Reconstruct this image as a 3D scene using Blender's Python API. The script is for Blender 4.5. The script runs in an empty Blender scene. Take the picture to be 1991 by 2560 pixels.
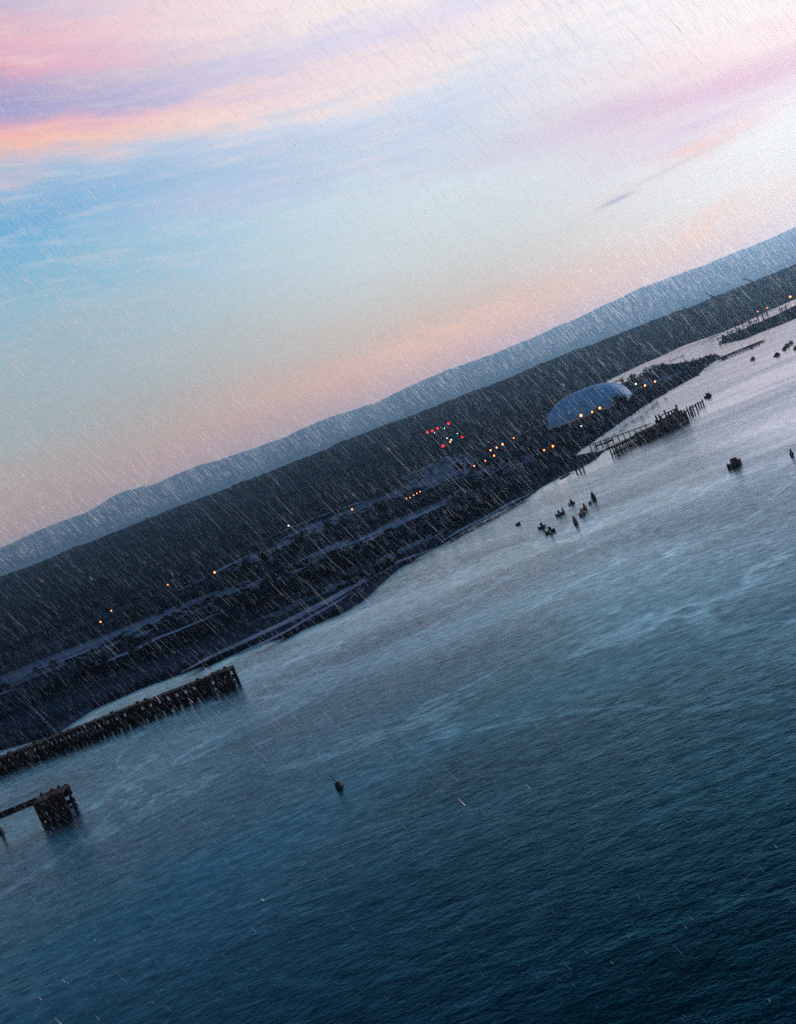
import bpy, bmesh, math, random
import numpy as np
from mathutils import Vector, Matrix, noise
from mathutils.geometry import delaunay_2d_cdt
random.seed(7); rng = np.random.default_rng(7)
C = bpy.context.scene.collection
R = math.radians

# ---------------------------------------------------------------- camera
H = 52.0; FPX = 2344.0; ROLL = R(21.44); PITCH = R(4.97)
cam_d = bpy.data.cameras.new('camera'); cam = bpy.data.objects.new('camera', cam_d); C.objects.link(cam)
cam_d.sensor_fit = 'VERTICAL'; cam_d.sensor_height = 24; cam_d.lens = FPX / 2560 * 24
cam_d.clip_start = 0.2; cam_d.clip_end = 80000
fw = Vector((0, math.cos(PITCH), -math.sin(PITCH))); up0 = Vector((0, math.sin(PITCH), math.cos(PITCH))); rt0 = Vector((1, 0, 0))
# the horizon climbs to the right in the photograph: camera rolled clockwise-down on the left
rt = rt0 * math.cos(ROLL) - up0 * math.sin(ROLL); up = rt0 * math.sin(ROLL) + up0 * math.cos(ROLL)
cam.matrix_world = Matrix(((rt.x, up.x, -fw.x, 0), (rt.y, up.y, -fw.y, 0), (rt.z, up.z, -fw.z, H), (0, 0, 0, 1)))
bpy.context.scene.camera = cam
sc = bpy.context.scene
sc.view_settings.view_transform = 'Standard'; sc.view_settings.look = 'None'
sc.view_settings.exposure = 0.0; sc.view_settings.gamma = 1
try:
    sc.cycles.volume_bounces = 0; sc.cycles.max_bounces = 6; sc.cycles.transparent_max_bounces = 24
    sc.cycles.sample_clamp_indirect = 4; sc.cycles.use_denoising = False
except Exception: pass

def s2l(c):
    return tuple(((x / 255) / 12.92 if x <= 10 else (((x / 255) + .055) / 1.055) ** 2.4) for x in c)

# ---------------------------------------------------------------- sky (world)
W = bpy.data.worlds.new('World'); sc.world = W; W.use_nodes = True
nt = W.node_tree; N = nt.nodes; L = nt.links; N.clear()
def nd(t, **k):
    n = N.new(t)
    for a, b in k.items(): setattr(n, a, b)
    return n
def ma(op, a, b=None, c=None, clamp=False):
    n = nd('ShaderNodeMath', operation=op); n.use_clamp = clamp
    for i, x in enumerate((a, b, c)):
        if x is None: continue
        if isinstance(x, (int, float)): n.inputs[i].default_value = x
        else: L.new(x, n.inputs[i])
    return n.outputs[0]
tc = nd('ShaderNodeTexCoord'); sep = nd('ShaderNodeSeparateXYZ'); L.new(tc.outputs['Generated'], sep.inputs[0])
X, Y, Z = sep.outputs
DEG = 57.29578
az = ma('MULTIPLY', ma('ARCTAN2', X, Y), DEG)
el = ma('MULTIPLY', ma('ABSOLUTE', ma('ARCSINE', ma('MULTIPLY', Z, 0.9999))), DEG)
def noise_w(sa, se, scale=1.0, detail=4, off=0.0, rough=.55):
    cb = nd('ShaderNodeCombineXYZ'); L.new(ma('MULTIPLY', az, sa), cb.inputs[0])
    L.new(ma('ADD', ma('MULTIPLY', el, se), ma('MULTIPLY', az, se * .13)), cb.inputs[1]); cb.inputs[2].default_value = off
    n = nd('ShaderNodeTexNoise'); n.inputs['Scale'].default_value = scale; n.inputs['Detail'].default_value = detail
    n.inputs['Roughness'].default_value = rough
    L.new(cb.outputs[0], n.inputs['Vector']); return ma('SUBTRACT', n.outputs['Fac'], .5)
q0 = ma('ADD', el, ma('MULTIPLY', ma('MULTIPLY', az, .14), ma('MINIMUM', ma('DIVIDE', el, 12), 1.0)))
amp = ma('MULTIPLY', ma('SUBTRACT', el, 2.5), .16, clamp=False)
amp = ma('MAXIMUM', ma('MINIMUM', amp, 1.0), 0.12)
q = ma('ADD', q0, ma('MULTIPLY', ma('ADD', ma('MULTIPLY', noise_w(.045, .16, 1, 3), 5.0), ma('MULTIPLY', noise_w(.16, .8, 1, 6, 3.1, .62), 3.4)), amp))
QM = 45.0
def ramp(st):
    n = nd('ShaderNodeValToRGB'); cr = n.color_ramp; cr.interpolation = 'B_SPLINE' if False else 'EASE'
    st = sorted(st); 
    while len(cr.elements) > 1: cr.elements.remove(cr.elements[-1])
    cr.elements[0].position = min(.999, st[0][0] / QM); cr.elements[0].color = (*s2l(st[0][1]), 1)
    for p, c in st[1:]:
        e = cr.elements.new(min(1, p / QM)); e.color = (*s2l(c), 1)
    cr.interpolation = 'LINEAR'
    L.new(ma('DIVIDE', q, QM), n.inputs[0]); return n.outputs[0]
top = [(31, (110, 130, 175)), (34, (30, 76, 124)), (40, (8, 34, 70))]
left = [(0, (180, 140, 130)), (2.0, (190, 152, 138)), (3.8, (182, 160, 152)), (6, (160, 172, 175)), (8.6, (154, 178, 188)), (11.2, (140, 183, 203)),
        (14.2, (98, 176, 214)), (16.6, (62, 164, 213)), (17.9, (125, 178, 214)), (18.6, (190, 186, 205)), (19.4, (252, 184, 158)), (20.3, (228, 160, 180)),
        (21.2, (150, 146, 200)), (22.8, (164, 148, 194)), (24, (224, 142, 180)), (25.2, (232, 160, 180)), (26.7, (180, 160, 198)), (29, (214, 184, 200))] + top
mid = [(0, (205, 150, 140)), (2.2, (230, 162, 138)), (3.9, (238, 180, 154)), (5.4, (216, 182, 166)), (7.2, (208, 199, 190)), (9.9, (208, 216, 217)),
       (13.1, (211, 226, 232)), (15.2, (205, 222, 233)), (17.2, (202, 212, 232)), (18.5, (214, 222, 238)), (19.4, (246, 230, 228)), (20.8, (245, 224, 228)),
       (22, (226, 218, 238)), (23.1, (250, 236, 232)), (27, (250, 238, 240))] + top
right = [(0, (240, 190, 168)), (2.9, (246, 196, 168)), (4.8, (242, 214, 194)), (7, (236, 231, 228)), (9.2, (241, 241, 241)), (11.1, (240, 232, 236)),
         (12.2, (238, 212, 224)), (13.4, (232, 188, 210)), (14.4, (236, 190, 208)), (15.2, (246, 216, 218)), (15.9, (255, 228, 224)), (17, (253, 238, 236)), (21, (250, 246, 246)), (28, (248, 236, 240))] + top
cl, cm, cr_ = ramp(left), ramp(mid), ramp(right)
def mix(a, b, f, bt='MIX'):
    n = nd('ShaderNodeMix', data_type='RGBA', blend_type=bt)
    for i, x in ((6, a), (7, b)):
        if isinstance(x, tuple): n.inputs[i].default_value = (*x, 1)
        else: L.new(x, n.inputs[i])
    if isinstance(f, (int, float)): n.inputs[0].default_value = f
    else: L.new(f, n.inputs[0])
    return n.outputs[2]
def sstep(x, a, b):
    n = nd('ShaderNodeMapRange', interpolation_type='SMOOTHSTEP'); L.new(x, n.inputs[0])
    n.inputs[1].default_value = a; n.inputs[2].default_value = b; return n.outputs[0]
azn = ma('ADD', az, ma('MULTIPLY', noise_w(.06, .2, 1, 3, 7.7), 8))
col = mix(mix(cl, cm, sstep(azn, -19, 10)), cr_, sstep(azn, 9, 27))
def blob(a0, e0, ra, re, sl, c, st, nz=None):
    global col
    da = ma('DIVIDE', ma('SUBTRACT', az, a0), ra)
    de = ma('DIVIDE', ma('SUBTRACT', ma('SUBTRACT', el, e0), ma('MULTIPLY', ma('SUBTRACT', az, a0), sl)), re)
    r2 = ma('ADD', ma('MULTIPLY', da, da), ma('MULTIPLY', de, de))
    g = ma('MULTIPLY', ma('POWER', 2.718, ma('MULTIPLY', r2, -1.0)), st)
    if nz is not None: g = ma('MULTIPLY', g, ma('MAXIMUM', ma('ADD', ma('MULTIPLY', nz, 3.2), .75), 0), clamp=True)
    col = mix(col, s2l(c), g)
w1 = noise_w(.5, 1.6, 1, 5, 11.0); w2 = noise_w(.16, 1.0, 1, 5, 21.0)
blob(7.5, 4.0, 6, 1.0, .02, (250, 192, 160), .75, w1)       # salmon puffs over the hills
blob(21.5, 3.6, 2.6, .8, .42, (255, 196, 160), .8, w1)
blob(-8, 2.9, 7, .7, .02, (205, 160, 160), .6, w1)
blob(23.5, 9.0, 6, 1.5, -.05, (222, 186, 214), .6, w2)      # lilac cloud at the right
blob(24, 8.0, 5, .5, .05, (255, 190, 165), .6, w2)
blob(16, 12.2, 8, .6, -.10, (205, 180, 215), .5, w2)
blob(18.4, 7.3, 1.0, .13, .02, (150, 150, 178), .8)          # the small dark cloud bar
blob(22, 7.7, 3.5, .12, .04, (196, 200, 205), .6)
blob(2, 15, 12, .9, -.16, (190, 190, 226), .5, w2)
st_ = noise_w(.22, 1.7, 1, 6, 31.0, .62)
col = mix(col, (1.0, .80, .72), ma('MULTIPLY', ma('MULTIPLY', ma('MAXIMUM', st_, 0), sstep(el, 9, 16)), 1.3, clamp=True))
col = mix(col, (.42, .46, .74), ma('MULTIPLY', ma('MULTIPLY', ma('MAXIMUM', ma('MULTIPLY', st_, -1), 0), sstep(el, 10, 17)), 1.1, clamp=True))
bg = nd('ShaderNodeBackground'); L.new(col, bg.inputs[0])
da = ma('DIVIDE', ma('SUBTRACT', az, 60), 13); de = ma('DIVIDE', el, 14)
L.new(ma('ADD', 1.0, ma('MULTIPLY', .5, ma('POWER', 2.718, ma('MULTIPLY', ma('ADD', ma('MULTIPLY', da, da), ma('MULTIPLY', de, de)), -1.0)))), bg.inputs[1])   # afterglow over the set sun, right of the view
# below a physically faint dusk sky adds its own blue
sky = nd('ShaderNodeTexSky'); sky.sky_type = 'NISHITA'; sky.sun_disc = False; sky.sun_elevation = R(1.0); sky.sun_rotation = R(58)
bg2 = nd('ShaderNodeBackground'); L.new(sky.outputs[0], bg2.inputs[0]); bg2.inputs[1].default_value = 0.05
ad = nd('ShaderNodeAddShader'); L.new(bg.outputs[0], ad.inputs[0]); L.new(bg2.outputs[0], ad.inputs[1])
wo = nd('ShaderNodeOutputWorld'); L.new(ad.outputs[0], wo.inputs[0])

sd = bpy.data.lights.new('sun', 'SUN'); sd.energy = 4.2; sd.angle = R(12); sd.color = (1, .86, .90)
so = bpy.data.objects.new('sun', sd); C.objects.link(so); so.rotation_euler = Vector((math.sin(R(58)), math.cos(R(58)), .20)).to_track_quat('Z', 'Y').to_euler()

# ---------------------------------------------------------------- helpers
def ray(u, v):
    dx, dy = u - 995.5, -(v - 1280); a = dx * math.cos(ROLL) + dy * math.sin(ROLL); b = -dx * math.sin(ROLL) + dy * math.cos(ROLL)
    return Vector((a, FPX * math.cos(PITCH) + b * math.sin(PITCH), -FPX * math.sin(PITCH) + b * math.cos(PITCH))).normalized()
def at(u, v, z=0.0):
    d = ray(u, v); t = (z - H) / d.z; return Vector((d.x * t, d.y * t, z))
def fbm(x, y, z=0., o=4): return noise.fractal(Vector((x, y, z)), 1.0, 2.0, o)
def ground_h(x, y):
    y0 = float(np.interp(x, [-400, 120, 230, 300, 430, 640, 930, 2000], [860, 900, 1010, 1180, 1480, 1620, 1800, 2300])) + 40 * fbm(x / 300, 3.3)
    t = max(0.0, min(1.0, (y - y0) / (3000 - y0)))
    h = 1.3 + 56.5 * (t * t * (3 - 2 * t)) ** .9 + (0 if t <= 0 else min(1, t * 4) * (7.5 * fbm(x / 260, y / 260, 2.) ))
    return h
def hit(u, v, up_=0.0):
    d = ray(u, v); t = 100.0
    while t < 6000:
        p = d * t
        if H + p.z < ground_h(p.x, p.y) + up_: break
        t += 4
    return Vector((p.x, p.y, ground_h(p.x, p.y)))

def tag(o, label=None, cat=None, group=None, kind=None):
    if label: o['label'] = label
    if cat: o['category'] = cat
    if group: o['group'] = group
    if kind: o['kind'] = kind
    return o
def empty(name, loc, rz=0):
    o = bpy.data.objects.new(name, None); C.objects.link(o); o.location = loc; o.rotation_euler = (0, 0, rz); o.empty_display_size = .3; return o
def link(name, me, mat, parent=None):
    o = bpy.data.objects.new(name, me); C.objects.link(o)
    if mat and not me.materials: me.materials.append(mat)
    if parent: o.parent = parent
    return o
class MB:
    def __init__(s): s.v = []; s.f = []
    def add(s, v, f):
        n = len(s.v); s.v += [tuple(a) for a in v]; s.f += [tuple(i + n for i in a) for a in f]; return s
    def box(s, x0, x1, y0, y1, z0, z1, tap=0):
        t = tap
        s.add([(x0, y0, z0), (x1, y0, z0), (x1, y1, z0), (x0, y1, z0), (x0 + t, y0 + t, z1), (x1 - t, y0 + t, z1), (x1 - t, y1 - t, z1), (x0 + t, y1 - t, z1)],
              [(0, 3, 2, 1), (4, 5, 6, 7), (0, 1, 5, 4), (1, 2, 6, 5), (2, 3, 7, 6), (3, 0, 4, 7)]); return s
    def tube(s, a, b, r0, r1=None, n=8):
        a, b = Vector(a), Vector(b); r1 = r0 if r1 is None else r1
        d = (b - a).normalized(); p = d.orthogonal().normalized(); w = d.cross(p)
        vs = [c + (p * math.cos(6.2832 * i / n) + w * math.sin(6.2832 * i / n)) * r for c, r in ((a, r0), (b, r1)) for i in range(n)]
        s.add(vs, [(i, (i + 1) % n, n + (i + 1) % n, n + i) for i in range(n)] + [tuple(range(n - 1, -1, -1)), tuple(range(n, 2 * n))]); return s
    def ball(s, c, r, sz=1.0, n=8, m=5, jit=0):
        vs = [(c[0], c[1], c[2] + r * sz)]
        for j in range(1, m):
            th = math.pi * j / m
            for i in range(n):
                k = r * (1 + random.uniform(-jit, jit))
                vs.append((c[0] + k * math.sin(th) * math.cos(6.2832 * i / n), c[1] + k * math.sin(th) * math.sin(6.2832 * i / n), c[2] + k * sz * math.cos(th)))
        vs.append((c[0], c[1], c[2] - r * sz)); e = len(vs) - 1
        f = [(0, 1 + i, 1 + (i + 1) % n) for i in range(n)]
        for j in range(m - 2):
            for i in range(n):
                a = 1 + j * n + i; b = 1 + j * n + (i + 1) % n; f.append((a, a + n, b + n, b))
        f += [(e, 1 + (m - 2) * n + (i + 1) % n, 1 + (m - 2) * n + i) for i in range(n)]
        s.add(vs, f); return s
    def mesh(s, name):
        me = bpy.data.meshes.new(name); me.from_pydata(s.v, [], s.f); me.update(); return me
    def build(s, name, mat, parent=None, smooth=False):
        me = s.mesh(name)
        if smooth: me.polygons.foreach_set('use_smooth', [True] * len(me.polygons))
        return link(name, me, mat, parent)

def pmat(name, col, rough=.8, var=.35, scale=1.0, col2=None, spec=.3, metallic=0, bump=0, stretch=None):
    m = bpy.data.materials.new(name); m.use_nodes = True; n = m.node_tree.nodes; l = m.node_tree.links; b = n['Principled BSDF']
    b.inputs['Roughness'].default_value = rough; b.inputs['Metallic'].default_value = metallic
    if 'Specular IOR Level' in b.inputs: b.inputs['Specular IOR Level'].default_value = spec
    g = n.new('ShaderNodeNewGeometry'); mp = n.new('ShaderNodeMapping'); l.new(g.outputs['Position'], mp.inputs[0])
    if stretch: mp.inputs['Scale'].default_value = stretch
    t = n.new('ShaderNodeTexNoise'); t.inputs['Scale'].default_value = scale; t.inputs['Detail'].default_value = 6; t.inputs['Roughness'].default_value = .65
    l.new(mp.outputs[0], t.inputs['Vector'])
    r = n.new('ShaderNodeValToRGB'); l.new(t.outputs['Fac'], r.inputs[0])
    c2 = col2 or tuple(c * (1 + var) for c in col); c1 = col if col2 else tuple(c * (1 - var) for c in col)
    r.color_ramp.elements[0].position = .36; r.color_ramp.elements[1].position = .64
    r.color_ramp.elements[0].color = (*c1, 1); r.color_ramp.elements[1].color = (*c2, 1); l.new(r.outputs[0], b.inputs['Base Color'])
    if bump:
        bp = n.new('ShaderNodeBump'); bp.inputs['Distance'].default_value = bump; l.new(t.outputs['Fac'], bp.inputs['Height']); l.new(bp.outputs[0], b.inputs['Normal'])
    return m
def emit(name, col, st):
    m = bpy.data.materials.new(name); m.use_nodes = True; n = m.node_tree.nodes; l = m.node_tree.links; n.clear()
    e = n.new('ShaderNodeEmission'); e.inputs[0].default_value = (*col, 1); e.inputs[1].default_value = st
    o = n.new('ShaderNodeOutputMaterial'); l.new(e.outputs[0], o.inputs[0]); return m

M = dict(
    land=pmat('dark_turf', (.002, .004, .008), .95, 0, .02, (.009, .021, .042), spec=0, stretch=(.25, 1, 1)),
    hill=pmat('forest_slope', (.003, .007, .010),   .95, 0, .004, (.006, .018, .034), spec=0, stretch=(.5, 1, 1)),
    far=pmat('hazed_far_hill', (.03, .085, .13), .95, 0, .0009, (.06, .13, .18), spec=.0),  # raised blue: part of the distance haze is mixed into the base colour
    wood=pmat('wet_timber', (.005, .006, .008), .8, .5, 2.0, spec=.2),
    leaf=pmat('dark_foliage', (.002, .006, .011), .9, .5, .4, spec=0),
    bark=pmat('bark', (.012, .011, .011), .9, .3, 2.0, spec=.1),
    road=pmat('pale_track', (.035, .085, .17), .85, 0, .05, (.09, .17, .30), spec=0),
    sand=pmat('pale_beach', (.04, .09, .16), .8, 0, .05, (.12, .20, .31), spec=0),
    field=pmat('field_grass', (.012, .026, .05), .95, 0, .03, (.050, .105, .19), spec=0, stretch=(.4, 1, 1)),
    dome=pmat('blue_membrane', (.055, .27, .54), .7, .2, .12, spec=.3),
    seam=pmat('pale_seam', (.22, .36, .52), .7, .1, .5),
    rim=pmat('rim_sheen', (.30, .27, .34), .7, .2, .5),  # pale colour stands for the sheen along the dome edge
    hull=pmat('dark_hull', (.012, .012, .016), .6, .4, 2.0, spec=.2),
    steel=pmat('painted_steel', (.008, .012, .018), .6, .3, .5),
    pink=pmat('light_spot_pink', (.35, .16, .18), .7, .2, 2.0),  # colour of the small pinkish light spot on the landing stage
)

# ---------------------------------------------------------------- water
wm = bpy.data.materials.new('sea_water'); wm.use_nodes = True; n = wm.node_tree.nodes; l = wm.node_tree.links; b = n['Principled BSDF']
b.inputs['Base Color'].default_value = (.001, .018, .040, 1); b.inputs['Roughness'].default_value = .16; b.inputs['IOR'].default_value = 1.33
g = n.new('ShaderNodeNewGeometry')
def wn(sx, sy, rot, detail, rough=.6, dist=0):
    mp = n.new('ShaderNodeMapping'); mp.inputs['Scale'].default_value = (sx, sy, 1); mp.inputs['Rotation'].default_value = (0, 0, R(rot))
    l.new(g.outputs['Position'], mp.inputs[0]); t = n.new('ShaderNodeTexNoise'); t.inputs['Scale'].default_value = 1; t.inputs['Detail'].default_value = detail
    t.inputs['Roughness'].default_value = rough; t.inputs['Distortion'].default_value = dist; l.new(mp.outputs[0], t.inputs['Vector']); return t.outputs['Fac']
def wm_(op, a, c):
    x = n.new('ShaderNodeMath'); x.operation = op
    for i, q_ in enumerate((a, c)):
        if isinstance(q_, (int, float)): x.inputs[i].default_value = q_
        else: l.new(q_, x.inputs[i])
    return x.outputs[0]
big = wn(.006, .016, 12, 3, .5, .6)                   # gust patches and calm lanes
mr = n.new('ShaderNodeMapRange'); l.new(big, mr.inputs[0]); mr.inputs[1].default_value = .38; mr.inputs[2].default_value = .62; mr.inputs[3].default_value = .45; mr.inputs[4].default_value = 1.25
hgt = wm_('ADD', wm_('MULTIPLY', wn(.22, .40, 8, 4, .65), 1.3), wm_('MULTIPLY', wn(.9, 1.6, -6, 4, .7), .45))
hgt = wm_('MULTIPLY', hgt, mr.outputs[0])
bp = n.new('ShaderNodeBump'); bp.inputs['Strength'].default_value = 1.0; bp.inputs['Distance'].default_value = .18
l.new(hgt, bp.inputs['Height']); rr = n.new('ShaderNodeMapRange'); l.new(big, rr.inputs[0]); rr.inputs[1].default_value = .38; rr.inputs[2].default_value = .62; rr.inputs[3].default_value = .03; rr.inputs[4].default_value = .10
fr = n.new('ShaderNodeFresnel'); fr.inputs['IOR'].default_value = 1.34; l.new(bp.outputs[0], fr.inputs['Normal'])
gl = n.new('ShaderNodeBsdfGlossy'); gl.inputs[0].default_value = (.76, .88, 1.0, 1); l.new(rr.outputs[0], gl.inputs['Roughness']); l.new(bp.outputs[0], gl.inputs['Normal'])
df = n.new('ShaderNodeBsdfDiffuse'); df.inputs[0].default_value = (.0001, .0055, .0125, 1)
mxw = n.new('ShaderNodeMixShader'); 
lane = wn(.005, .009, 30, 5, .55, 2.6); cu = n.new('ShaderNodeMapRange'); l.new(wm_('ABSOLUTE', wm_('SUBTRACT', lane, .5), 0), cu.inputs[0]); cu.interpolation_type = 'SMOOTHSTEP'
cu.inputs[1].default_value = 0; cu.inputs[2].default_value = .016; cu.inputs[3].default_value = 1.5; cu.inputs[4].default_value = 1.0        # smooth current lines
gu = n.new('ShaderNodeMapRange'); l.new(wn(.012, .03, 20, 6, .6, .8), gu.inputs[0]); gu.inputs[1].default_value = .35; gu.inputs[2].default_value = .65; gu.inputs[3].default_value = .78; gu.inputs[4].default_value = 1.12
mo = n.new('ShaderNodeMapRange'); l.new(wn(.28, .48, 10, 5, .75), mo.inputs[0]); mo.inputs[1].default_value = .3; mo.inputs[2].default_value = .7; mo.inputs[3].default_value = .52; mo.inputs[4].default_value = 1.35
fx = wm_('MULTIPLY', wm_('POWER', fr.outputs[0], 1.35), 3.0); fx = wm_('MULTIPLY', wm_('MULTIPLY', fx, cu.outputs[0]), wm_('MULTIPLY', gu.outputs[0], mo.outputs[0])); fx = wm_('MINIMUM', fx, .96)
l.new(fx, mxw.inputs[0])
ti = n.new('ShaderNodeMix'); ti.data_type = 'RGBA'; tm = n.new('ShaderNodeMapRange'); l.new(fr.outputs[0], tm.inputs[0]); tm.inputs[1].default_value = .03; tm.inputs[2].default_value = .52
l.new(tm.outputs[0], ti.inputs[0]); ti.inputs[6].default_value = (.04, .60, .90, 1); ti.inputs[7].default_value = (.95, .94, 1.0, 1); l.new(ti.outputs[2], gl.inputs[0]); l.new(df.outputs[0], mxw.inputs[1]); l.new(gl.outputs[0], mxw.inputs[2])
n.remove(b); l.new(mxw.outputs[0], n['Material Output'].inputs[0])
w = MB(); w.add([(-16000, -3000, 0), (18000, -3000, 0), (18000, 20000, 0), (-16000, 20000, 0)], [(0, 1, 2, 3)])
tag(w.build('water', wm), kind='structure')

# ---------------------------------------------------------------- land
def inside(x, y, P):
    r = False; j = len(P) - 1
    for i in range(len(P)):
        if (P[i][1] > y) != (P[j][1] > y) and x < (P[j][0] - P[i][0]) * (y - P[i][1]) / (P[j][1] - P[i][1]) + P[i][0]: r = not r
        j = i
    return r
def poly_sheet(name, pts, z0, z1, mat, kind='structure', bank=3.0, cat=None, label=None):
    """polygon (world xy, counter-clockwise or not) as a solid slab with sloping bank"""
    bm = bmesh.new(); n_ = len(pts)
    area = sum(pts[i][0] * pts[(i + 1) % n_][1] - pts[(i + 1) % n_][0] * pts[i][1] for i in range(n_))
    if area < 0: pts = pts[::-1]
    vs_, es_, fs_, _a, _b, _c = delaunay_2d_cdt([Vector(p[:2]) for p in pts], [(i, (i + 1) % n_) for i in range(n_)], [], 0, 1e-4)
    bv = [bm.verts.new((p.x, p.y, z1)) for p in vs_]
    for f in fs_:
        cx = sum(vs_[i].x for i in f) / len(f); cy = sum(vs_[i].y for i in f) / len(f)
        if inside(cx, cy, pts): bm.faces.new([bv[i] for i in f])
    tp = [bm.verts.new((p[0], p[1], z1)) for p in pts]; lo = []
    for i in range(n_):
        a, c = Vector(pts[i - 1]).xy, Vector(pts[(i + 1) % n_]).xy; t = (c - a); nn = Vector((t.y, -t.x)).normalized() if t.length > 0 else Vector((0, 0))
        lo.append(bm.verts.new((pts[i][0] + nn.x * bank, pts[i][1] + nn.y * bank, z0)))
    for i in range(n_): bm.faces.new((lo[i], lo[(i + 1) % n_], tp[(i + 1) % n_], tp[i]))
    bmesh.ops.recalc_face_normals(bm, faces=bm.faces)
    me = bpy.data.meshes.new(name); bm.to_mesh(me); bm.free(); o = link(name, me, mat); tag(o, kind=kind); return o
def rough_line(pts, step=12, amp=1.5):
    out = []
    for i in range(len(pts) - 1):
        a, c = Vector(pts[i]), Vector(pts[i + 1]); k = max(1, int((c - a).length / step)); k = min(k, 60)
        nn = Vector((-(c - a).y, (c - a).x)).normalized()
        for j in range(k):
            p = a.lerp(c, j / k); p = p + nn * amp * 1.6 * fbm(p.x / 14, p.y / 14, 5.) if j or i else p; out.append((p.x, p.y))
    out.append(tuple(pts[-1][:2])); return out
def G2(l_): return [at(u, v).xy for u, v in l_]
shore = [(-500, 2080), (-150, 1925), (0, 1872), (124, 1836), (231, 1771), (371, 1708), (552, 1646), (676, 1596), (710, 1588), (849, 1531), (894, 1503), (944, 1461), (997, 1420), (1059, 1383),
         (1106, 1357), (1213, 1293), (1312, 1246), (1357, 1213), (1394, 1192), (1473, 1155), (1500, 1134), (1480, 1136), (1423, 1146), (1440, 1130), (1468, 1113), (1512, 1082), (1573, 1038), (1634, 999),
         (1686, 969), (1743, 938), (1758, 922), (1795, 896), (1790, 888), (1747, 905), (1721, 907), (1669, 915), (1643, 926), (1612, 939), (1581, 950), (1555, 962), (1500, 982), (1442, 984), (1500, 960),
         (1608, 909), (1656, 889), (1708, 864), (1782, 838), (1813, 828), (1900, 787), (1983, 750), (2150, 684)]
sp = rough_line(G2(shore), 10, 1.6)
far_pts = [(sp[-1][0] + 4000, sp[-1][1] + 400), (9000, 12500), (-9000, 12500), (-3500, 600), (-900, sp[0][1])]
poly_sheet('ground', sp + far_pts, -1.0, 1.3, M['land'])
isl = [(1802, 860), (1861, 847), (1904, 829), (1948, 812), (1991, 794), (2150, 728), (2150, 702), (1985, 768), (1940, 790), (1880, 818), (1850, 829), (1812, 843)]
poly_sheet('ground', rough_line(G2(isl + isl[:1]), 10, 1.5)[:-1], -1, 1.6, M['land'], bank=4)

# wooded slope behind the coast
def grid(name, x0, x1, y0, y1, nx, ny, fz, mat, smooth=True):
    xs = np.linspace(x0, x1, nx); ys = np.linspace(0, 1, ny) ** 1.4 * (y1 - y0) + y0
    v = [(x, y, fz(x, y)) for y in ys for x in xs]
    f = [(j * nx + i, j * nx + i + 1, (j + 1) * nx + i + 1, (j + 1) * nx + i) for j in range(ny - 1) for i in range(nx - 1)]
    me = bpy.data.meshes.new(name); me.from_pydata(v, [], f); me.polygons.foreach_set('use_smooth', [smooth] * len(f)); me.update()
    o = link(name, me, mat); tag(o, kind='structure'); return o
def hz(x, y):
    h = ground_h(x, y)
    if h < 1.9: return -3.0
    k = min(1, (h - 2.2) / 3); return h + k * (abs(fbm(x / 22, y / 22, 9.)) * 7 + 2.0 * fbm(x / 9, y / 9, 1., 2))
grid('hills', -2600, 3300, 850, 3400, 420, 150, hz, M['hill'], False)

ridge = [(-200, 1445), (0, 1371), (117, 1318), (234, 1272), (293, 1236), (387, 1207), (492, 1166), (586, 1137), (703, 1096), (820, 1043), (937, 1008), (996, 979), (1113, 926),
         (1230, 885), (1348, 838), (1465, 785), (1582, 727), (1699, 686), (1816, 639), (1933, 592), (1991, 568), (2200, 486)]
RD = 14500.0
rx, rz = [], []
for u, v in ridge:
    d = ray(u, v); t = RD / d.y; rx.append(d.x * t); rz.append(H + d.z * t)
rx = [-14500] + rx + [16500]; rz = [rz[0] * .9] + rz + [rz[-1] * .9]
def fhz(x, y):
    top_ = float(np.interp(x, rx, rz)); t = max(0, min(1, (y - 8500) / (RD - 8500)))
    if y > RD: t = max(0, 1 - (y - RD) / 4000) ** 2
    e = t * (1 - t) * 4 if y < RD else 0
    return top_ * t ** 1.1 + e * 110 * abs(fbm(x / 1100, y / 1100, 4.)) + 20 * fbm(x / 700, y / 900, 8.) * t + 6 * fbm(x / 200, y / 500, 8.) * t + 6 * fbm(x / 90, y / 200, 2.) * t
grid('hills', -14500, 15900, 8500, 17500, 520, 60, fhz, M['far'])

# ---------------------------------------------------------------- tracks, beach, fields
def ribbon(name, pts, wid, mat, z, taper=True, cat=None, label=None):
    p = [at(u, v, z) for u, v in pts]; q_ = []
    for i in range(len(p) - 1):
        k = max(2, int((p[i + 1] - p[i]).length / 9))
        for j in range(k): q_.append(p[i].lerp(p[i + 1], j / k))
    q_.append(p[-1]); vs, fs = [], []; nn = len(q_)
    for i, c in enumerate(q_):
        t = (q_[min(nn - 1, i + 1)] - q_[max(0, i - 1)]).normalized(); s_ = Vector((-t.y, t.x, 0))
        e = min(1, 4 * min(i, nn - 1 - i) / nn + .12) if taper else 1
        a = wid * e * (.5 + .30 * fbm(c.x / 20, c.y / 20, z * 90)); bb = wid * e * (.5 + .30 * fbm(c.x / 20, c.y / 20, 7 + z * 90))
        vs += [c + s_ * a, c - s_ * bb]
    for i in range(nn - 1): fs.append((2 * i, 2 * i + 1, 2 * i + 3, 2 * i + 2))
    m_ = MB(); m_.add(vs, fs); o = m_.build(name, mat); tag(o, kind='structure'); return o
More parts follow.
